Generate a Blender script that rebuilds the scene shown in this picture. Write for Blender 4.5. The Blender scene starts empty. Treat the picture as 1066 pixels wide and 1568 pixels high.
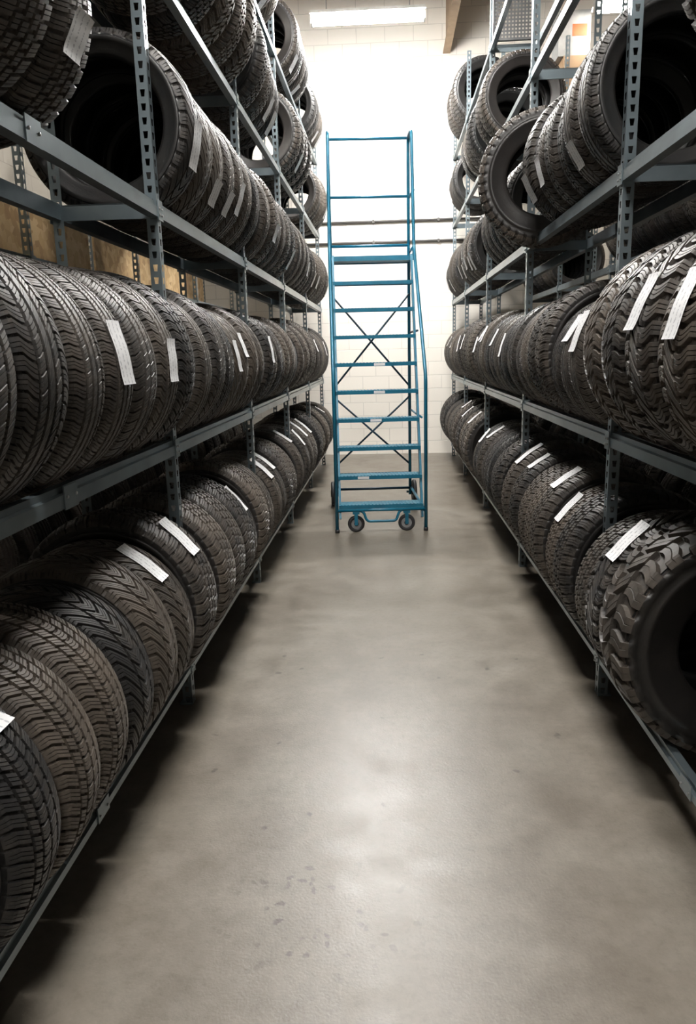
import bpy, math, random
from mathutils import Vector, Matrix
random.seed(7)
S = bpy.context.scene
COL = S.collection
rad = math.radians

# ------------------------------------------------------------------ materials
def newmat(name):
    m = bpy.data.materials.new(name); m.use_nodes = True
    nt = m.node_tree; b = nt.nodes['Principled BSDF']
    return m, nt, b
def N(nt, t, **kw):
    n = nt.nodes.new(t)
    for k, v in kw.items():
        if k in n.inputs.keys(): n.inputs[k].default_value = v
        else: setattr(n, k, v)
    return n
def ramp(nt, pts):
    r = nt.nodes.new('ShaderNodeValToRGB'); e = r.color_ramp.elements
    while len(e) < len(pts): e.new(0.5)
    for i, (p, c) in enumerate(pts):
        e[i].position = p
        e[i].color = c if len(c) == 4 else (*c, 1)
    return r
def simple(name, col, rough=0.5, metal=0.0, var=0.15, scale=8.0, bump=0.0):
    m, nt, b = newmat(name)
    tc = N(nt, 'ShaderNodeTexCoord'); no = N(nt, 'ShaderNodeTexNoise', Scale=scale, Detail=5.0)
    nt.links.new(tc.outputs['Object'], no.inputs['Vector'])
    r = ramp(nt, [(0.3, [c*(1-var) for c in col]), (0.7, [min(1, c*(1+var)) for c in col])])
    nt.links.new(no.outputs['Fac'], r.inputs['Fac']); nt.links.new(r.outputs['Color'], b.inputs['Base Color'])
    b.inputs['Roughness'].default_value = rough; b.inputs['Metallic'].default_value = metal
    if bump:
        bp = N(nt, 'ShaderNodeBump', Strength=bump, Distance=0.01)
        nt.links.new(no.outputs['Fac'], bp.inputs['Height']); nt.links.new(bp.outputs['Normal'], b.inputs['Normal'])
    return m

def rubber(name, dark, dust, rough):
    m, nt, b = newmat(name); L = nt.links.new
    tc = N(nt, 'ShaderNodeTexCoord'); oi = N(nt, 'ShaderNodeObjectInfo')
    no = N(nt, 'ShaderNodeTexNoise', Scale=9.0, Detail=6.0, Roughness=0.65)
    L(tc.outputs['Object'], no.inputs['Vector'])
    n2 = N(nt, 'ShaderNodeTexNoise', Scale=140.0, Detail=3.0); L(tc.outputs['Object'], n2.inputs['Vector'])
    a = N(nt, 'ShaderNodeMath', operation='MULTIPLY_ADD'); L(oi.outputs['Random'], a.inputs[0]); a.inputs[1].default_value = 0.5
    L(no.outputs['Fac'], a.inputs[2])
    r = ramp(nt, [(0.5, dark), (1.0, dust)]); L(a.outputs[0], r.inputs['Fac'])
    L(r.outputs['Color'], b.inputs['Base Color'])
    b.inputs['Roughness'].default_value = rough
    bp = N(nt, 'ShaderNodeBump', Strength=0.15, Distance=0.003); L(n2.outputs['Fac'], bp.inputs['Height']); L(bp.outputs['Normal'], b.inputs['Normal'])
    return m
M_tread = rubber('rubber_tread', (0.017, 0.0165, 0.0165), (0.098, 0.080, 0.064), 0.52)
M_side = rubber('rubber_sidewall', (0.008, 0.0078, 0.0078), (0.021, 0.018, 0.0165), 0.42)
M_inner = rubber('rubber_inner', (0.005, 0.005, 0.0055), (0.008, 0.008, 0.008), 0.7)
M_rack = simple('rack_steel', (0.23, 0.28, 0.305), 0.30, 0.65, 0.2, 5.0)
M_rivet = simple('rivet_steel', (0.5, 0.52, 0.53), 0.3, 0.9, 0.1)
M_blue = simple('ladder_blue_paint', (0.008, 0.135, 0.22), 0.35, 0.1, 0.15, 12.0)
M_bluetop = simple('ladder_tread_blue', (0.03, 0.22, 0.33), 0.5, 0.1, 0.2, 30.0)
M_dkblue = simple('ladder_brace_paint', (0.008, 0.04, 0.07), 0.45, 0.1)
M_wheel = simple('caster_rubber', (0.02, 0.02, 0.022), 0.5)
M_hub = simple('caster_hub', (0.35, 0.36, 0.38), 0.35, 0.8)
M_house = simple('fixture_housing', (0.75, 0.74, 0.70), 0.4)
M_ceil = simple('ceiling_deck', (0.12, 0.08, 0.052), 0.8, 0, 0.25, 2.0)
M_joist = simple('joist_paint', (0.40, 0.29, 0.19), 0.6, 0, 0.1)
M_box = simple('carton_white', (0.34, 0.34, 0.33), 0.7)
M_kraft = simple('carton_kraft', (0.28, 0.18, 0.10), 0.7)
M_orange = simple('carton_orange', (0.42, 0.10, 0.03), 0.6)
M_perf = simple('perforated_steel', (0.12, 0.12, 0.12), 0.4, 0.6)
M_pipe = simple('conduit_grey', (0.10, 0.095, 0.09), 0.5, 0.3)

def emis(name, col, st):
    m, nt, b = newmat(name)
    b.inputs['Base Color'].default_value = (1, 1, 1, 1)
    b.inputs['Emission Color'].default_value = (*col, 1); b.inputs['Emission Strength'].default_value = st
    return m
M_lamp = emis('fluorescent_tube_glow', (1.0, 0.975, 0.94), 375.0)
M_lampN = emis('fluorescent_tube_glow_reduced', (1.0, 0.97, 0.93), 310.0)  # same kind of tube, output lowered to darken the near floor
M_lampF = emis('fluorescent_tube_glow_boosted', (1.0, 0.985, 0.96), 780.0)  # far tubes boosted above the rest to brighten back wall and floor highlight
M_lampD = emis('fluorescent_tube_glow_dim', (1.0, 0.94, 0.86), 100.0)  # side-aisle tubes turned down to limit fill light

# paper label
def mk_label():
    m, nt, b = newmat('label_paper'); L = nt.links.new
    uv = N(nt, 'ShaderNodeTexCoord')
    mp = N(nt, 'ShaderNodeMapping'); mp.inputs['Scale'].default_value = (5.0, 12.0, 1); L(uv.outputs['UV'], mp.inputs['Vector'])
    no = N(nt, 'ShaderNodeTexNoise', Scale=1.4, Detail=3.0); L(mp.outputs['Vector'], no.inputs['Vector'])
    wv = N(nt, 'ShaderNodeTexWave', Scale=1.1, Distortion=0.3); wv.bands_direction = 'X'; L(uv.outputs['UV'], wv.inputs['Vector'])
    mu = N(nt, 'ShaderNodeMath', operation='MULTIPLY'); L(no.outputs['Fac'], mu.inputs[0]); L(wv.outputs['Fac'], mu.inputs[1])
    r = ramp(nt, [(0.44, (0.78, 0.78, 0.785)), (0.52, (0.44, 0.44, 0.46))]); L(mu.outputs[0], r.inputs['Fac'])
    L(r.outputs['Color'], b.inputs['Base Color']); b.inputs['Roughness'].default_value = 0.5
    return m
M_label = mk_label()

def mk_floor():
    m, nt, b = newmat('polished_concrete'); L = nt.links.new
    tc = N(nt, 'ShaderNodeTexCoord')
    n1 = N(nt, 'ShaderNodeTexNoise', Scale=1.6, Detail=8.0, Roughness=0.62, Distortion=0.4)
    n2 = N(nt, 'ShaderNodeTexNoise', Scale=6.0, Detail=9.0, Roughness=0.68)
    n3 = N(nt, 'ShaderNodeTexNoise', Scale=120.0, Detail=4.0)
    n4 = N(nt, 'ShaderNodeTexNoise', Scale=34.0, Detail=6.0, Roughness=0.7)
    for n in (n1, n2, n3, n4): L(tc.outputs['Object'], n.inputs['Vector'])
    r1 = ramp(nt, [(0.3, (0.130, 0.110, 0.085)), (0.5, (0.172, 0.151, 0.122)), (0.7, (0.207, 0.187, 0.157))]); L(n1.outputs['Fac'], r1.inputs['Fac'])
    r2 = ramp(nt, [(0.3, (0.78, 0.77, 0.75)), (0.7, (1.12, 1.12, 1.12))]); L(n2.outputs['Fac'], r2.inputs['Fac'])
    mx = N(nt, 'ShaderNodeMix', data_type='RGBA', blend_type='MULTIPLY'); mx.inputs['Factor'].default_value = 1.0
    L(r1.outputs['Color'], mx.inputs['A']); L(r2.outputs['Color'], mx.inputs['B'])
    r4 = ramp(nt, [(0.33, (0.86, 0.85, 0.84)), (0.5, (1, 1, 1)), (0.72, (1.05, 1.05, 1.05))]); L(n4.outputs['Fac'], r4.inputs['Fac'])
    mx4 = N(nt, 'ShaderNodeMix', data_type='RGBA', blend_type='MULTIPLY'); mx4.inputs['Factor'].default_value = 1.0
    L(mx.outputs['Result'], mx4.inputs['A']); L(r4.outputs['Color'], mx4.inputs['B'])
    nd = N(nt, 'ShaderNodeTexNoise', Scale=14.0, Detail=3.0); L(tc.outputs['Object'], nd.inputs['Vector'])
    va = N(nt, 'ShaderNodeVectorMath', operation='MULTIPLY_ADD'); L(nd.outputs['Color'], va.inputs[0]); va.inputs[1].default_value = (0.08, 0.08, 0.0); L(tc.outputs['Object'], va.inputs[2])
    fl = N(nt, 'ShaderNodeVectorMath', operation='MULTIPLY'); L(va.outputs[0], fl.inputs[0]); fl.inputs[1].default_value = (1, 1, 0)
    nm = N(nt, 'ShaderNodeTexNoise', Scale=9.0, Detail=1.0); L(tc.outputs['Object'], nm.inputs['Vector'])
    nmr = ramp(nt, [(0.46, (0, 0, 0)), (0.58, (1, 1, 1))]); L(nm.outputs['Fac'], nmr.inputs['Fac'])
    def drops(scale, a0, a1, centre, r0, r1_, k, mask=False):
        vo = N(nt, 'ShaderNodeTexVoronoi', Scale=scale); vo.voronoi_dimensions = '2D'; L(fl.outputs[0], vo.inputs['Vector'])
        lt = ramp(nt, [(a0, (1, 1, 1)), (a1, (0, 0, 0))]); L(vo.outputs['Distance'], lt.inputs['Fac'])
        fz = N(nt, 'ShaderNodeVectorMath', operation='MULTIPLY'); L(tc.outputs['Object'], fz.inputs[0]); fz.inputs[1].default_value = (1, 1, 0)
        sd = N(nt, 'ShaderNodeVectorMath', operation='DISTANCE'); L(fz.outputs[0], sd.inputs[0]); sd.inputs[1].default_value = centre
        sr = ramp(nt, [(r0, (1, 1, 1)), (r1_, (0, 0, 0))]); L(sd.outputs['Value'], sr.inputs['Fac'])
        mm = N(nt, 'ShaderNodeMath', operation='MULTIPLY'); L(lt.outputs['Color'], mm.inputs[0]); L(sr.outputs['Color'], mm.inputs[1])
        m2 = N(nt, 'ShaderNodeMath', operation='MULTIPLY'); L(mm.outputs[0], m2.inputs[0]); m2.inputs[1].default_value = k
        if mask:
            m3 = N(nt, 'ShaderNodeMath', operation='MULTIPLY'); L(m2.outputs[0], m3.inputs[0]); L(nmr.outputs['Color'], m3.inputs[1]); return m3
        return m2
    dA = drops(19.0, 0.14, 0.26, (-0.22, 1.84, 0.0), 0.14, 0.34, 0.75, True)
    dB = drops(2.2, 0.014, 0.03, (0.0, 3.0, 0), 0.99, 1.0, 0.7)
    ad = N(nt, 'ShaderNodeMath', operation='MAXIMUM'); L(dA.outputs[0], ad.inputs[0]); L(dB.outputs[0], ad.inputs[1])
    mx2 = N(nt, 'ShaderNodeMix', data_type='RGBA', blend_type='MIX'); L(ad.outputs[0], mx2.inputs['Factor']); L(mx4.outputs['Result'], mx2.inputs['A']); mx2.inputs['B'].default_value = (0.05, 0.038, 0.03, 1)
    L(mx2.outputs['Result'], b.inputs['Base Color'])
    rr = ramp(nt, [(0.3, (0.30,)*3), (0.7, (0.44,)*3)]); L(n2.outputs['Fac'], rr.inputs['Fac']); L(rr.outputs['Color'], b.inputs['Roughness'])
    bp = N(nt, 'ShaderNodeBump', Strength=0.18, Distance=0.003); L(n3.outputs['Fac'], bp.inputs['Height'])
    bp2 = N(nt, 'ShaderNodeBump', Strength=0.07, Distance=0.02); L(n2.outputs['Fac'], bp2.inputs['Height']); L(bp.outputs['Normal'], bp2.inputs['Normal'])
    L(bp2.outputs['Normal'], b.inputs['Normal'])
    return m
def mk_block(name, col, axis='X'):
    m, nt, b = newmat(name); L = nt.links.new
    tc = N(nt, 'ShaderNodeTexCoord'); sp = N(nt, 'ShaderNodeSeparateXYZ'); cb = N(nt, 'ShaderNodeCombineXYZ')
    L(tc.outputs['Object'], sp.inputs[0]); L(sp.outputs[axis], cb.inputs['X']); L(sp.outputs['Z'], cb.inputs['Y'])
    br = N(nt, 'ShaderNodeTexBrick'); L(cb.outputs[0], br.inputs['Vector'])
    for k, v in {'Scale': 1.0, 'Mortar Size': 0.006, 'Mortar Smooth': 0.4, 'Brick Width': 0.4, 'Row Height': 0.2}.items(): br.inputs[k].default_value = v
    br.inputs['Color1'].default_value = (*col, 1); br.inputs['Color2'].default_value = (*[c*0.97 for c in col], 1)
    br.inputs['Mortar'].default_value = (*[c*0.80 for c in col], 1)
    no = N(nt, 'ShaderNodeTexNoise', Scale=60.0, Detail=4.0); L(tc.outputs['Object'], no.inputs['Vector'])
    L(br.outputs['Color'], b.inputs['Base Color']); b.inputs['Roughness'].default_value = 0.6
    inv = N(nt, 'ShaderNodeMath', operation='MULTIPLY_ADD'); L(br.outputs['Fac'], inv.inputs[0]); inv.inputs[1].default_value = -1.0
    sc = N(nt, 'ShaderNodeMath', operation='MULTIPLY'); L(no.outputs['Fac'], sc.inputs[0]); sc.inputs[1].default_value = 0.25; L(sc.outputs[0], inv.inputs[2])
    bp = N(nt, 'ShaderNodeBump', Strength=0.4, Distance=0.006); L(inv.outputs[0], bp.inputs['Height']); L(bp.outputs['Normal'], b.inputs['Normal'])
    return m
def mk_osb():
    m, nt, b = newmat('osb_board'); L = nt.links.new
    tc = N(nt, 'ShaderNodeTexCoord'); vo = N(nt, 'ShaderNodeTexVoronoi', Scale=18.0); L(tc.outputs['Object'], vo.inputs['Vector'])
    r = ramp(nt, [(0.0, (0.36, 0.22, 0.10)), (0.5, (0.55, 0.37, 0.18)), (1.0, (0.68, 0.50, 0.28))]); L(vo.outputs['Color'], r.inputs['Fac'])
    L(r.outputs['Color'], b.inputs['Base Color']); b.inputs['Roughness'].default_value = 0.7
    return m
M_floor = mk_floor(); M_wall = mk_block('painted_block', (0.80, 0.755, 0.68)); M_wallY = mk_block('painted_block_darkened', (0.36, 0.33, 0.28), 'Y'); M_osb = mk_osb()  # side and front wall colour darkened to cut bounce and deepen shadows

# ------------------------------------------------------------------ mesh helper
class MB:
    def __init__(s): s.v = []; s.f = []; s.m = []; s.sm = []; s.mats = []
    def mi(s, mat):
        if mat not in s.mats: s.mats.append(mat)
        return s.mats.index(mat)
    def add(s, vs, fs, mat, smooth=False):
        o = len(s.v); s.v += [tuple(v) for v in vs]; k = s.mi(mat)
        for f in fs: s.f.append([i+o for i in f]); s.m.append(k); s.sm.append(smooth)
    def box(s, x0, x1, y0, y1, z0, z1, mat):
        vs = [(x, y, z) for x in (x0, x1) for y in (y0, y1) for z in (z0, z1)]
        s.add(vs, [(0,1,3,2),(4,6,7,5),(0,4,5,1),(2,3,7,6),(0,2,6,4),(1,5,7,3)], mat)
    def obox(s, p0, p1, wx, wz, mat):
        p0 = Vector(p0); p1 = Vector(p1); d = (p1-p0).normalized(); n = Vector((1,0,0)).cross(d)
        if n.length < 1e-4: n = Vector((0,0,1))
        n.normalize(); sx = d.cross(n); vs = []
        for p in (p0, p1):
            for a in (-1, 1):
                for c in (-1, 1): vs.append(p + sx*wx*0.5*a + n*wz*0.5*c)
        s.add(vs, [(0,1,3,2),(4,6,7,5),(0,4,5,1),(2,3,7,6),(0,2,6,4),(1,5,7,3)], mat)
    def tube(s, pts, r, mat, n=10):
        pts = [Vector(p) for p in pts]; vs = []; fs = []
        up = None
        for i, p in enumerate(pts):
            d = (pts[min(i+1, len(pts)-1)] - pts[max(i-1, 0)]).normalized()
            if up is None:
                up = Vector((1,0,0)) if abs(d.x) < 0.9 else Vector((0,0,1))
            a = (up - d*up.dot(d)).normalized(); up = a; b = d.cross(a)
            for k in range(n):
                t = 2*math.pi*k/n; vs.append(p + (a*math.cos(t)+b*math.sin(t))*r)
        for i in range(len(pts)-1):
            for k in range(n):
                fs.append((i*n+k, i*n+(k+1)%n, (i+1)*n+(k+1)%n, (i+1)*n+k))
        fs.append(tuple(range(n))[::-1]); fs.append(tuple((len(pts)-1)*n+k for k in range(n)))
        s.add(vs, fs, mat, True)
    def disc(s, c, axis, r, w, mat, n=24, hub=None):
        c = Vector(c); axis = Vector(axis).normalized(); a = axis.orthogonal().normalized(); b = axis.cross(a)
        prof = [(-w*0.3, r*0.25), (-w*0.3, r*0.62), (-w/2, r*0.68), (-w/2, r*0.9), (-w*0.3, r), (w*0.3, r), (w/2, r*0.9), (w/2, r*0.68), (w*0.3, r*0.62), (w*0.3, r*0.25)]
        vs = []; fs = []
        for k in range(n):
            t = 2*math.pi*k/n
            for (o, q) in prof: vs.append(c + axis*o + (a*math.cos(t)+b*math.sin(t))*q)
        m = len(prof); f2 = []
        for k in range(n):
            for j in range(m-1):
                f = (k*m+j, ((k+1)%n)*m+j, ((k+1)%n)*m+j+1, k*m+j+1)
                (f2 if (hub and j in (0, m-2)) else fs).append(f)
        s.add(vs, fs, mat, True)
        if hub:
            s.add(vs, f2, hub, False)
            s.tube([c-axis*w*0.6, c+axis*w*0.6], r*0.27, mat, 12)
    def make(s, name, loc=(0,0,0), rotz=0, parent=None):
        me = bpy.data.meshes.new(name); me.from_pydata(s.v, [], s.f)
        for mt in s.mats: me.materials.append(mt)
        me.polygons.foreach_set('material_index', s.m); me.polygons.foreach_set('use_smooth', s.sm); me.update()
        o = bpy.data.objects.new(name, me); COL.objects.link(o); o.location = loc; o.rotation_euler[2] = rotz
        if parent: o.parent = parent
        return o
def fillet(pts, r=0.06, k=5):
    pts = [Vector(p) for p in pts]; out = [pts[0]]
    for i in range(1, len(pts)-1):
        a, b, c = pts[i-1], pts[i], pts[i+1]
        d1 = (a-b).normalized(); d2 = (c-b).normalized(); rr = min(r, (a-b).length*0.45, (c-b).length*0.45)
        p0 = b+d1*rr; p2 = b+d2*rr
        for j in range(k+1):
            t = j/k; out.append(p0*(1-t)**2 + b*2*t*(1-t) + p2*t*t)
    out.append(pts[-1]); return out

# ------------------------------------------------------------------ room
WB = 11.6; XL = -4.0; XR = 4.6; YF = -4.0; ZC = 6.75
def slab(name, x0, x1, y0, y1, z0, z1, mat):
    b = MB(); b.box(x0, x1, y0, y1, z0, z1, mat); return b.make(name)
slab('floor', XL, XR, YF, WB, -0.1, 0, M_floor)
slab('wall_back', XL-0.2, XR+0.2, WB, WB+0.2, -0.1, ZC+0.1, M_wall)
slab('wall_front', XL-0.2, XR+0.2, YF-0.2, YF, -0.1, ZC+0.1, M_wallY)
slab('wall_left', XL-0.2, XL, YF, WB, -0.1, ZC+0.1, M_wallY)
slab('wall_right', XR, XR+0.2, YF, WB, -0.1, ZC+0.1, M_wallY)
slab('ceiling', XL, XR, YF, WB, ZC, ZC+0.15, M_ceil)
for x in (-3.6, -1.6, 0.86, 3.6):
    b = MB(); b.box(x-0.05, x+0.05, YF, WB, 5.62, 5.64, M_joist); b.box(x-0.01, x+0.01, YF, WB, 5.64, ZC-0.04, M_joist); b.box(x-0.05, x+0.05, YF, WB, ZC-0.04, ZC, M_joist)
    b.make('ceiling_joist')
b = MB()
for z in (3.43, 3.14):
    b.tube([(-1.6, WB-0.035, z), (1.7, WB-0.035, z)], 0.016, M_pipe, 8)
    for x in (-1.2, -0.2, 0.75, 1.5): b.box(x-0.015, x+0.015, WB-0.06, WB, z-0.022, z+0.022, M_pipe)
b.make('wall_conduit')

# ------------------------------------------------------------------ lights
def fixture(x, y, mat, z=5.07):
    b = MB()
    b.box(x-0.62, x+0.62, y-0.055, y+0.055, z+0.045, z+0.10, M_house)
    for sy in (-1, 1):
        vs = [(x-0.62, y+sy*0.05, z+0.06), (x+0.62, y+sy*0.05, z+0.06), (x+0.62, y+sy*0.15, z+0.032), (x-0.62, y+sy*0.15, z+0.032)]
        vs += [(p[0], p[1], p[2]+0.006) for p in vs]
        b.add(vs, [(0,1,2,3),(4,7,6,5),(0,4,5,1),(1,5,6,2),(2,6,7,3),(3,7,4,0)], M_house)
    b.box(x-0.62, x-0.60, y-0.055, y+0.055, z-0.03, z+0.045, M_house)
    b.box(x+0.60, x+0.62, y-0.055, y+0.055, z-0.03, z+0.045, M_house)
    for dy in (-0.035, 0.035):
        b.tube([(x-0.60, y+dy, z), (x+0.60, y+dy, z)], 0.026, mat, 12)
    for dx in (-0.45, 0.45): b.tube([(x+dx, y, z+0.10), (x+dx, y, ZC-0.004)], 0.004, M_rivet, 6)
    return b.make('fluorescent_light')
fixture(-0.18, 9.0, M_lampF, 5.08)
fixture(-0.05, 5.4, M_lamp)
for y in (1.8, -1.8): fixture(-0.05, y, M_lampN)
fixture(2.85, 9.0, M_lampD); fixture(-2.9, 6.0, M_lampD)  # left fixture is an added, unseen lamp that lights the OSB sheets

# ------------------------------------------------------------------ racks
def rack(name, xc, posts, levels, H, half=0.215, splice=None):
    b = MB(); fw = 0.045
    def perf(origin, du, wdt, z0, z1):
        o = Vector(origin); du = Vector(du); p = 0.05; n = int((z1-z0)/p); vs = []; fs = []
        for i in range(n+1):
            for t in (0, wdt): vs.append(o + du*t + Vector((0,0,z0+i*p)))
        base = len(vs)
        for i in range(n):
            zc = z0+(i+0.5)*p
            for (t, dz) in ((0.36, -0.014), (0.64, -0.014), (0.72, 0.012), (0.28, 0.012)):
                vs.append(o + du*wdt*t + Vector((0,0,zc+dz)))
            A, B_, C, D = i*2, i*2+1, i*2+3, i*2+2; h = base+i*4
            fs += [(A,B_,h+1,h), (B_,C,h+2,h+1), (C,D,h+3,h+2), (D,A,h,h+3)]
        b.add(vs, fs, M_rack)
    for y in posts:
        for sx in (-1, 1):
            xo = xc+sx*half
            perf((xo, y-fw/2, 0), (0, 1, 0), fw, 0.0, H)
            perf((xo, y-fw/2, 0), (-sx, 0, 0), fw, 0.0, H)
            b.box(min(xo, xo-sx*0.06), max(xo, xo-sx*0.06), y-0.03, y+0.03, 0, 0.006, M_rack)
        for z in levels:
            b.box(xc-half+0.004, xc+half-0.004, y-fw/2+0.003, y-fw/2+0.012, z-0.065, z-0.005, M_rack)
            b.box(xc-half+0.004, xc+half-0.004, y-fw/2+0.003, y-fw/2+0.03, z-0.008, z-0.004, M_rack)
    for li, z in enumerate(levels):
        H_ = 0.045 if li == 0 else 0.062
        for sx in (-1, 1):
            xo = xc+sx*(half+0.005)
            y0, y1 = posts[0], posts[-1]
            prof = [(0, -H_), (0, -0.022), (-0.011, -0.018), (-0.011, 0), (-0.04, 0), (-0.04, -H_)]
            vs = [(xo+sx*p[0], y, z+p[1]) for y in (y0, y1) for p in prof]; n = 6
            fs = [(i, (i+1)%n, n+(i+1)%n, n+i) for i in range(n)]
            b.add(vs, fs, M_rack)
            for y in posts:
                b.box(min(xo, xo+sx*0.004), max(xo, xo+sx*0.004), y-0.03, y+0.03, z-H_-0.012, z+0.004, M_rack)
                for dz in (-0.052, -0.028):
                    for dy in (-0.016, 0.016):
                        b.tube([(xo+sx*0.003, y+dy, z+dz), (xo+sx*0.008, y+dy, z+dz)], 0.005, M_rivet, 6)
            for y in (splice or []):
                b.box(min(xo, xo+sx*0.004), max(xo, xo+sx*0.004), y-0.045, y+0.045, z-H_-0.004, z+0.002, M_rack)
                for dy in (-0.03, 0.03): b.tube([(xo+sx*0.003, y+dy, z-0.03), (xo+sx*0.008, y+dy, z-0.03)], 0.005, M_rivet, 6)
    return b.make(name)
PL = [-2.4, -0.55, 1.3, 3.15, 5.0, 6.85, 8.7, 10.55]
PR = [-3.05, -0.95, 1.15, 3.25, 5.35, 7.45, 9.5, 11.3]
LL = [0.21, 1.22, 2.18, 3.14, 4.06]
LR = [0.21, 1.21, 2.27, 3.32, 4.22]
XCL, XCR = -1.135, 1.155
rack('tire_rack', XCL, PL, LL, 4.45, splice=[2.05])
rack('tire_rack', XCR, PR, LR, 4.9, splice=[2.2])
XBL, XBR = -2.35, 2.2
rack('tire_rack', XBL, [0.6, 2.6, 4.6, 6.6, 8.6, 10.6], [0.21, 1.22, 2.18, 3.14], 4.2)
rack('tire_rack', XBR, [0.8, 2.9, 5.0, 7.1, 9.2, 11.3], [0.21, 1.21, 2.27, 3.32, 4.22], 4.9)

# ------------------------------------------------------------------ tires
def tire_mesh(name, R, w, rim, grooves, gw, P, off, lat, lf, D=0.009, sipe=0.005, stag=None, lug=0.5, m=3, ns=2):
    tw = w*0.43; us = []; start = -1.0; hw = gw/2/tw
    gl = list(grooves)+[None]
    for i, g in enumerate(gl):
        end = 1.0 if g is None else g-hw
        for k in range(m+1): us.append((start+(end-start)*k/m, i, False))
        if g is not None:
            us.append((g-hw*0.7, i, True)); us.append((g+hw*0.7, i+1, True)); start = g+hw
    last = len(grooves)
    stag = stag or [0]*(last+1)
    rows = []
    def offs(u, rib): return off(u)+stag[rib]
    h2 = w/2; rm = rim+0.52*(R-rim)
    side = [ (tw+0.007, R-0.017, 0.7, 0.7, 1.0), (tw+0.014, R-0.032, 1, 0.2, lug), (tw+0.0155, R-0.036, 1, 0.2, lug*0.3),
             (min(h2, tw+0.02), R-0.052, 1, 0, 0), (h2-0.003, R-0.062, 1, 0, 0), (h2, rm+0.012, 1, 0, 0), (h2+0.0025, rm+0.009, 1, 0, 0), (h2+0.0025, rm-0.004, 1, 0, 0), (h2, rm-0.007, 1, 0, 0),
             (h2-0.008, rim+0.028, 1, 0, 0), (h2-0.010, rim+0.024, 1, 0, 0), (h2-0.013, rim+0.012, 1, 0, 0), (h2-0.02, rim, 1, 0, 0)]
    inner = [(h2-0.036, rim, 0), (h2-0.034, rim+0.02, 0), (h2-0.014, rm, 0), (tw, R-0.034, 0), (tw*0.4, R-0.024, 0)]
    oR = offs(1, last); oL = offs(-1, 0)
    for (a, r, na, nr, ls) in reversed(side): rows.append((-a, r, -na, nr, 0, False, ls, oL, 1 if ls == 0 else 0))
    for (u, rib, c) in us: rows.append((u*tw, R-0.011*abs(u)**3, 0, 1, rib, c, 1.0, offs(u, rib), 0))
    for (a, r, na, nr, ls) in side: rows.append((a, r, na, nr, last, False, ls, oR, 1 if ls == 0 else 0))
    ni = len(inner)
    for j, (a, r, _) in enumerate(inner): rows.append((a, r, 0, 0, 0, False, 0, oR+(oL-oR)*(j+1)/(2*ni+1), 2))
    for j, (a, r, _) in enumerate(reversed(inner)): rows.append((-a, r, 0, 0, 0, False, 0, oR+(oL-oR)*(j+ni+1)/(2*ni+1), 2))
    ts = [(0, 0), (0.04, 1), (lf, 1), (lf+0.04, 0)]
    blk = 1-lf-0.04
    for q in range(ns):
        mid = lf+0.04+blk*(q+1)/(ns+1); ts += [(mid-0.028, 0), (mid, 2), (mid+0.028, 0)]
    vs = []; nr_ = len(rows); seg = P*len(ts)
    for p in range(P):
        for (t, kd) in ts:
            for (a, r, na, nr, rib, c, ls, of, kind) in rows:
                d = 0.0
                if c: d = D
                elif ls > 0:
                    if kd == 1: d = D*lat[rib]*ls
                    elif kd == 2: d = sipe*(ls if ls == 1.0 else 0)
                th = 2*math.pi*(p+t+of)/P
                rr = r-nr*d; aa = a-na*d
                vs.append((rr*math.cos(th), aa, rr*math.sin(th)))
    fs = []; mi = []; sm = []
    for s_ in range(seg):
        s2 = (s_+1) % seg
        for j in range(nr_):
            j2 = (j+1) % nr_
            fs.append((s_*nr_+j, s_*nr_+j2, s2*nr_+j2, s2*nr_+j))
            k = max(rows[j][8], rows[j2][8]); mi.append(k); sm.append(k > 0)
    me = bpy.data.meshes.new(name); me.from_pydata(vs, [], fs)
    for mt in (M_tread, M_side, M_inner): me.materials.append(mt)
    me.polygons.foreach_set('material_index', mi); me.polygons.foreach_set('use_smooth', sm); me.update()
    return me
V = lambda k: (lambda u: k*abs(u)**1.2)
SL = lambda k: (lambda u: k*u)
SW = lambda k: (lambda u: k*math.sin(u*2.6))
TY = {}
def T(n, R, w, *a, **k): TY[n] = (tire_mesh('tire_'+n, R, w, *a, **k), R, w)
T('rib',   0.335, 0.215, 0.215, [-0.55, -0.18, 0.18, 0.55], 0.014, 64, SW(0.7), [0.9, 0.15, 0.0, 0.15, 0.9], 0.15)
T('rib2',  0.350, 0.230, 0.225, [-0.5, 0.0, 0.5], 0.016, 58, SL(1.0), [0.9, 0.25, 0.25, 0.9], 0.15, stag=[0, .4, .1, .5])
T('dir',   0.345, 0.225, 0.235, [-0.42, 0.42], 0.012, 40, V(2.2), [1, 0.9, 1], 0.24, D=0.010, m=6)
T('win',   0.340, 0.205, 0.215, [-0.6, -0.22, 0.22, 0.6], 0.009, 56, V(1.3), [1, 1, 1, 1, 1], 0.20, D=0.010, stag=[0, .5, 0, .5, 0])
T('asym',  0.355, 0.240, 0.245, [-0.58, -0.22, 0.14, 0.5], 0.014, 54, SW(1.1), [1, 0.3, 0.0, 0.4, 1], 0.17, stag=[0, .3, .6, .2, .5])
T('suv',   0.365, 0.245, 0.225, [-0.5, -0.17, 0.17, 0.5], 0.011, 50, SL(0.6), [1, 0.9, 0.9, 0.9, 1], 0.22, D=0.010, stag=[0, .5, .2, .7, .3])
T('at',    0.385, 0.255, 0.215, [-0.46, 0.0, 0.46], 0.011, 42, SW(0.6), [1, 1, 1, 1], 0.30, D=0.012, stag=[0, .5, .0, .5], lug=0.9)
T('at2',   0.390, 0.265, 0.205, [-0.36, 0.36], 0.014, 38, SW(-0.8), [1, 1, 1], 0.32, D=0.014, stag=[0, .4, .1], lug=1.0, m=5)
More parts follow.
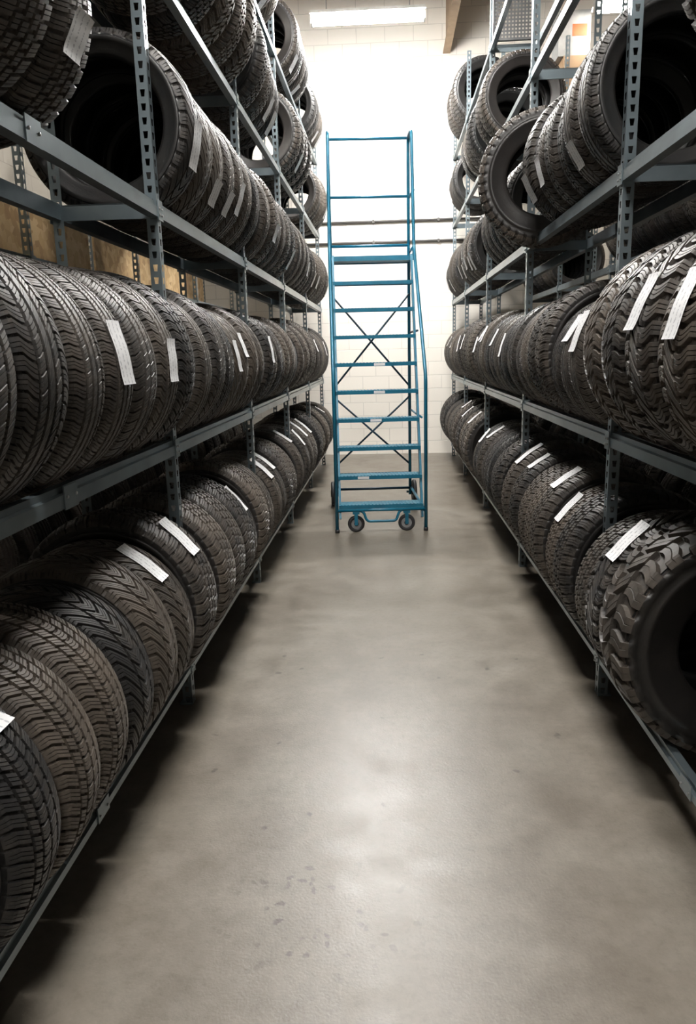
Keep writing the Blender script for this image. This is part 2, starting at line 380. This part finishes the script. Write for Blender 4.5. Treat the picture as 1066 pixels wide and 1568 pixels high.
T('mud',   0.410, 0.285, 0.205, [-0.34, 0.34], 0.018, 28, SW(0.5), [1, 1, 1], 0.38, D=0.017, stag=[0, .5, .1], lug=1.2, sipe=0.003, m=4, ns=1)

def label_mesh(R, ln, wd, sl):
    nu = 12; vs = []; fs = []
    for i in range(nu+1):
        t = i/nu; ph = (t-0.5)*ln/R; curl = 0.008*(abs(t-0.5)*2)**4
        for j in (0, 1, 2):
            a = (j*0.5-0.5)*wd+(t-0.5)*sl
            r = R+0.0025+curl-(0.0 if j == 1 else 0.0008); vs.append((r*math.cos(ph), a, r*math.sin(ph)))
    for i in range(nu):
        for j in (0, 1): fs.append((3*i+j, 3*i+j+1, 3*i+j+4, 3*i+j+3))
    me = bpy.data.meshes.new('label'); me.from_pydata(vs, [], fs); uv = me.uv_layers.new(name='UVMap')
    for lp in me.loops: uv.data[lp.index].uv = ((lp.vertex_index % 3)/2, (lp.vertex_index//3)/nu)
    me.materials.append(M_label); me.update()
    for p in me.polygons: p.use_smooth = True
    return me

def put_tire(kind, xc, y, ztop, side, lab=None, yaw=0.0, dx=0.0, half=0.176, scale=1.0, lean=0.0, dz=0.0):
    me, R, w = TY[kind]; R *= scale
    z = ztop+math.sqrt(R*R-half*half)+0.001+dz
    o = bpy.data.objects.new('tire', me); COL.objects.link(o)
    al = random.uniform(0, 6.28)
    Mx = Matrix.Translation((xc+dx, y, z)) @ Matrix.Rotation(yaw, 4, 'Z') @ Matrix.Rotation(lean, 4, 'X')
    o.matrix_world = Mx @ Matrix.Rotation(al, 4, 'Y') @ Matrix.Scale(scale, 4)
    if lab is not None:
        el, ln, wd, off = lab
        ang = rad(el) if side < 0 else math.pi-rad(el)
        lo = bpy.data.objects.new('label', label_mesh(TY[kind][1], ln, wd, random.choice((-0.04, -0.015, 0, 0.02, 0.04))))
        COL.objects.link(lo); lo.parent = o
        lo.matrix_local = Matrix.Rotation(-al, 4, 'Y') @ Matrix.Rotation(-ang, 4, 'Y') @ Matrix.Translation((0, off, 0))
    return w*scale

def fill(xc, side, ztop, y0, y1, kinds, labp=0.4, el=(0, 20), seed=0, gap=0.007, lsize=1.0, ss=1.0, lw=1.0):
    rs = random.Random(seed); y = y0; k = rs.choice(kinds); left = rs.randint(1, 3)
    while True:
        if left <= 0: k = rs.choice(kinds); left = rs.randint(1, 3)
        left -= 1
        sc = rs.uniform(0.965, 1.04)*ss; w = TY[k][2]*sc+0.006
        if y+w > y1: break
        lab = None
        if rs.random() < labp:
            lab = (rs.uniform(*el), rs.uniform(0.12, 0.18)*lsize, rs.uniform(0.085, 0.12)*lw, rs.uniform(-0.03, 0.03))
        yw = rs.uniform(-0.016, 0.016)
        put_tire(k, xc, y+w/2, ztop, side, lab, yaw=yw, dx=rs.uniform(-0.006, 0.006), dz=0.003, scale=sc)
        y += w+gap+abs(yw)*0.3

def row(xc, side, ztop, y0, items):
    y = y0
    for (k, sc, lab, g) in items:
        w = TY[k][2]*sc+0.006
        put_tire(k, xc, y+w/2, ztop, side, lab, dz=0.003, scale=sc); y += w+g
    return y

def bays(posts): return [(posts[i]+0.035, posts[i+1]-0.035) for i in range(len(posts)-1)]
BL = bays(PL); BR = bays(PR)
CAR = ['rib', 'rib2', 'dir', 'win', 'asym', 'suv']
for i, (a, b_) in enumerate(BL):
    if i < 1: continue
    fill(XCL, -1, LL[0], a, b_, ['dir', 'win', 'asym', 'suv', 'rib2'] if i < 4 else CAR, 0.33, (42, 62), 100+i, lsize=1.15, ss=1.05, lw=0.85)
    if i == 2:
        row(XCL, -1, LL[1], a, [('rib2', 1.03, None, 0.006), ('asym', 1.02, None, 0.045),
                                ('rib', 1.04, None, 0.006), ('rib', 1.04, (10, 0.18, 0.10, 0.0), 0.006), ('rib2', 1.0, None, 0.006), ('asym', 1.0, (4, 0.15, 0.10, 0.0), 0.006), ('win', 1.06, None, 0.0)])
    else: fill(XCL, -1, LL[1], a, b_, CAR if i > 2 else ['rib'], 0.42, (5, 22), 200+i)
    if i == 2: fill(XCL, -1, LL[2], 1.45, 2.25, ['suv'], 0.5, (-30, -10), 300)
    else: fill(XCL, -1, LL[2], a+(0.08 if i > 3 else 0), b_, ['dir', 'asym', 'suv', 'win'], 0.36, (-32, -12), 300+i, lw=1.2)
    if i == 2: fill(XCL, -1, LL[3], a, 2.6, ['rib2'], 0.4, (-40, -20), 400)
    elif i < 6: fill(XCL, -1, LL[3], a+0.12, b_-(0.0 if i == 3 else 0.45), ['suv', 'dir', 'at'], 0.4, (-40, -20), 400+i)
    else: fill(XCL, -1, LL[3], a+0.6, b_, CAR, 0.3, (-40, -20), 400+i)
    if i >= 3: fill(XCL, -1, LL[4], a+(0.5 if i > 3 else 0.3), b_-0.2, ['rib2', 'dir'], 0.3, (-50, -30), 500+i)
for i, (a, b_) in enumerate(BR):
    if i < 1: continue
    if i == 2:
        put_tire('mud', XCR, 2.50, LR[0], 1, None)
        put_tire('at2', XCR, 2.792, LR[0], 1, (48, 0.19, 0.10, 0.0))
        put_tire('suv', XCR, 3.056, LR[0], 1, None)
    elif i == 3:
        fill(XCR, 1, LR[0], a, b_, ['suv', 'at'], 0.4, (42, 60), 603, lsize=1.1, ss=1.04, lw=0.9)
    elif i > 3: fill(XCR, 1, LR[0], a, b_, ['suv', 'at', 'asym', 'rib2'], 0.35, (40, 60), 600+i, ss=1.04, lw=0.9)
    fill(XCR, 1, LR[1], a, b_, ['at', 'at2', 'suv'] if i < 3 else ['rib2', 'suv', 'rib', 'asym'], 0.7 if i == 2 else 0.35, (12, 32), 740+i, lsize=1.2 if i == 2 else 1)
    if i == 2: fill(XCR, 1, LR[2], 1.25, 2.35, ['at'], 0.6, (-25, -10), 800)
    elif i == 3:
        fill(XCR, 1, LR[2], a, 4.85, ['asym', 'suv', 'win'], 0.38, (-30, -14), 803, lw=1.2)
        put_tire('at', 0.99, 5.09, LR[2], 1, None, yaw=rad(-9), lean=0.0, scale=1.06, dz=-0.035)
    elif i == 4: fill(XCR, 1, LR[2], a+0.15, b_-0.3, CAR, 0.3, (-30, -14), 804)
    else: fill(XCR, 1, LR[2], a+0.25, b_-0.3, CAR, 0.3, (-30, -14), 800+i)
    if i == 4: fill(XCR, 1, LR[3], 6.9, b_, ['rib2', 'suv'], 0.3, (-30, -14), 904)
    if i in (5, 6): fill(XCR, 1, LR[3], a+0.3, b_-0.5, CAR, 0.3, (-30, -14), 900+i)
    if i == 6: fill(XCR, 1, LR[4], a+0.1, b_-0.6, ['suv'], 0.0, (0, 1), 950)
for i, (a, b_) in enumerate(bays([0.6, 2.6, 4.6, 6.6, 8.6, 10.6])):
    fill(XBL, -1, 0.21, a, b_, CAR, 0, seed=i); fill(XBL, -1, 1.22, a, b_, CAR, 0, seed=i+9)
for i, (a, b_) in enumerate(bays([0.8, 2.9, 5.0, 7.1, 9.2, 11.3])):
    fill(XBR, 1, 0.21, a, b_, CAR, 0, seed=i+20); fill(XBR, 1, 1.21, a, b_, CAR, 0, seed=i+29)
    if i % 2 == 0: fill(XBR, 1, 2.27, a, b_, CAR, 0, seed=i+39)

b = MB()
for (y0, y1, zt) in ((2.66, 4.54, 2.66), (4.66, 6.54, 2.70), (6.66, 8.54, 2.74), (8.66, 10.54, 2.70)):
    b.box(XBL-0.198, XBL-0.183, y0, y1, 2.181, zt, M_osb)
b.make('osb_sheet')
b = MB(); b.box(1.99, 2.39, 9.3, 9.7, 4.222, 4.74, M_kraft); b.make('cardboard_box')
b = MB(); b.box(1.93, 2.28, 9.32, 9.68, 4.742, 5.2, M_box); b.box(2.08, 2.24, 9.317, 9.683, 4.94, 5.06, M_orange); b.make('cardboard_box')
b = MB()
nx, nz = 12, 11; x0, z0, p = 0.96, 4.24, 0.03; yp = 7.37
vs = []; fs = []
for i in range(nx):
    for k in range(nz):
        X, Z = x0+i*p, z0+k*p; o = len(vs); c = 0.0075
        vs += [(X, yp, Z), (X+p, yp, Z), (X+p, yp, Z+p), (X, yp, Z+p), (X+c, yp, Z+c), (X+p-c, yp, Z+c), (X+p-c, yp, Z+p-c), (X+c, yp, Z+p-c)]
        fs += [(o, o+1, o+5, o+4), (o+1, o+2, o+6, o+5), (o+2, o+3, o+7, o+6), (o+3, o, o+4, o+7)]
b.add(vs, fs, M_perf)
zt = z0+nz*p
b.box(0.95, 0.965, yp-.015, yp+.015, 4.222, zt, M_perf); b.box(1.315, 1.33, yp-.015, yp+.015, 4.222, zt, M_perf); b.box(0.95, 1.33, yp-.015, yp+.015, zt-0.01, zt, M_perf); b.box(0.95, 1.33, yp-.015, yp+.015, 4.222, 4.24, M_perf)
b.make('perforated_metal_panel')

# ------------------------------------------------------------------ rolling ladder
lad = bpy.data.objects.new('rolling_warehouse_ladder', None); COL.objects.link(lad)
lad.location = (-0.08, 6.46, 0); lad.rotation_euler[2] = rad(4.4)
HW = 0.395; rise = 0.245; run = 0.088; tr = 0.0135
b = MB()
for sx in (-1, 1):
    x = sx*HW
    b.tube(fillet([(x, 0, 0.0), (x, 0, 1.36), (x, 0.86, 2.52), (x*0.97, 0.93, 3.55), (x*0.97, 1.22, 3.55), (x*0.97, 1.22, 0.10)], 0.07), tr+0.002, M_blue, 10)
    b.tube([(x, 0, 0), (x, 0, 0.03)], 0.02, M_wheel, 10)
    b.tube([(x, 0.88, 3.02), (x, 1.22, 3.02)], tr*0.9, M_blue)
    b.tube([(x, 0.86, 2.52), (x, 1.22, 2.52)], tr, M_blue)
    b.tube([(x, 0.86, 2.52), (x*0.985, 0.86, 2.40)], tr, M_blue)
    b.tube([(x, 0, 0.17), (x, 1.22, 0.17)], tr, M_blue)
    b.tube([(x, 0.30, 0.98), (x, 1.22, 0.98)], tr*0.8, M_blue)
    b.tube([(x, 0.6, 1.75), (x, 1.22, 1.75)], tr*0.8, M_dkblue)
for z in (3.55, 3.03, 2.58): b.tube([(-HW*0.97, 1.22, z), (HW*0.97, 1.22, z)], tr, M_blue)
b.make('handrail_frame', parent=lad)
b = MB()
for sx in (-1, 1):
    b.obox((sx*(HW-0.03), 0.02, 0.12), (sx*(HW-0.03), 0.02+9.1*run, 2.44), 0.02, 0.055, M_blue)
b.make('stringers', parent=lad)
b = MB()
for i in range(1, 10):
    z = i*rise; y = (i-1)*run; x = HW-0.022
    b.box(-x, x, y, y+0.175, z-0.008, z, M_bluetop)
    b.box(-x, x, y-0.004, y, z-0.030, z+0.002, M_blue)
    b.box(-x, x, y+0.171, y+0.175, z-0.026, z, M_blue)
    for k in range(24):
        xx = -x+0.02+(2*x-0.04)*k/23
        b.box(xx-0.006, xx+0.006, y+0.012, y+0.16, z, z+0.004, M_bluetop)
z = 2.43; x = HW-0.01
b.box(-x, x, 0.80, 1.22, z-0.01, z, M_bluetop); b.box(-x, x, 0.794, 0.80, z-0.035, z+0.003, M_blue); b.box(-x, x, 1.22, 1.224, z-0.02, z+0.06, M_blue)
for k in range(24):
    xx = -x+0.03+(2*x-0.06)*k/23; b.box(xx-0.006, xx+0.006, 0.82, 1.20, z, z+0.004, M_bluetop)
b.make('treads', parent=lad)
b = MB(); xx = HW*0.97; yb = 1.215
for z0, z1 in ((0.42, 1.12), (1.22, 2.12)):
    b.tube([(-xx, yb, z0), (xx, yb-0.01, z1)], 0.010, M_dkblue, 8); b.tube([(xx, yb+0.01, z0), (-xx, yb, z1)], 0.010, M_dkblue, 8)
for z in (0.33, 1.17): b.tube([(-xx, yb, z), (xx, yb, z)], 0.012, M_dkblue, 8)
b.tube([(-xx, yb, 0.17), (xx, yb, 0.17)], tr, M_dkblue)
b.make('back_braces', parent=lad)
b = MB()
b.tube(fillet([(-0.27, 0.02, 0.2), (-0.16, 0.0, 0.19), (-0.13, -0.01, 0.10), (0.13, -0.01, 0.10), (0.16, 0.0, 0.19), (0.27, 0.02, 0.2)], 0.03), 0.012, M_blue)
b.tube([(-HW, 0, 0.2), (HW, 0, 0.2)], tr, M_blue)
for sx in (-1, 1):
    x = sx*0.225
    b.disc((x, 0.02, 0.075), (0.12*sx, 1, 0), 0.075, 0.035, M_wheel, hub=M_hub)
    for yy in (-0.006, 0.041): b.box(x-0.015, x+0.015, yy, yy+0.005, 0.065, 0.19, M_blue)
    b.box(x-0.03, x+0.03, -0.01, 0.05, 0.165, 0.19, M_blue)
    x = sx*(HW+0.03)
    b.disc((x, 1.22, 0.127), (1, 0, 0), 0.127, 0.04, M_wheel, hub=M_hub)
    b.tube([(sx*(HW-0.05), 1.22, 0.127), (x, 1.22, 0.127)], 0.012, M_dkblue)
b.make('casters', parent=lad)
b = MB()
for (xx, i) in ((-0.02, 4), (0.03, 6), (0.02, 5), (-0.15, 2)):
    y = (i-1)*run-0.0055; z = i*rise-0.014; b.box(xx-0.05, xx+0.05, y, y+0.0015, z-0.011, z+0.011, M_label)
b.make('warning_stickers', parent=lad)

# ------------------------------------------------------------------ world / camera
w = bpy.data.worlds.new('World'); S.world = w; w.use_nodes = True
w.node_tree.nodes['Background'].inputs[0].default_value = (0.6, 0.55, 0.5, 1); w.node_tree.nodes['Background'].inputs[1].default_value = 0.2
cam = bpy.data.cameras.new('camera'); co = bpy.data.objects.new('camera', cam); COL.objects.link(co)
cam.sensor_fit = 'VERTICAL'; cam.sensor_height = 36.0; cam.lens = 26.2; cam.clip_start = 0.02
co.matrix_world = Matrix.Translation((0, 0, 1.57)) @ Matrix.Rotation(rad(3.34), 4, 'Z') @ Matrix.Rotation(rad(90-12.1), 4, 'X') @ Matrix.Rotation(rad(-1.4), 4, 'Z')
S.camera = co
S.view_settings.view_transform = 'Standard'
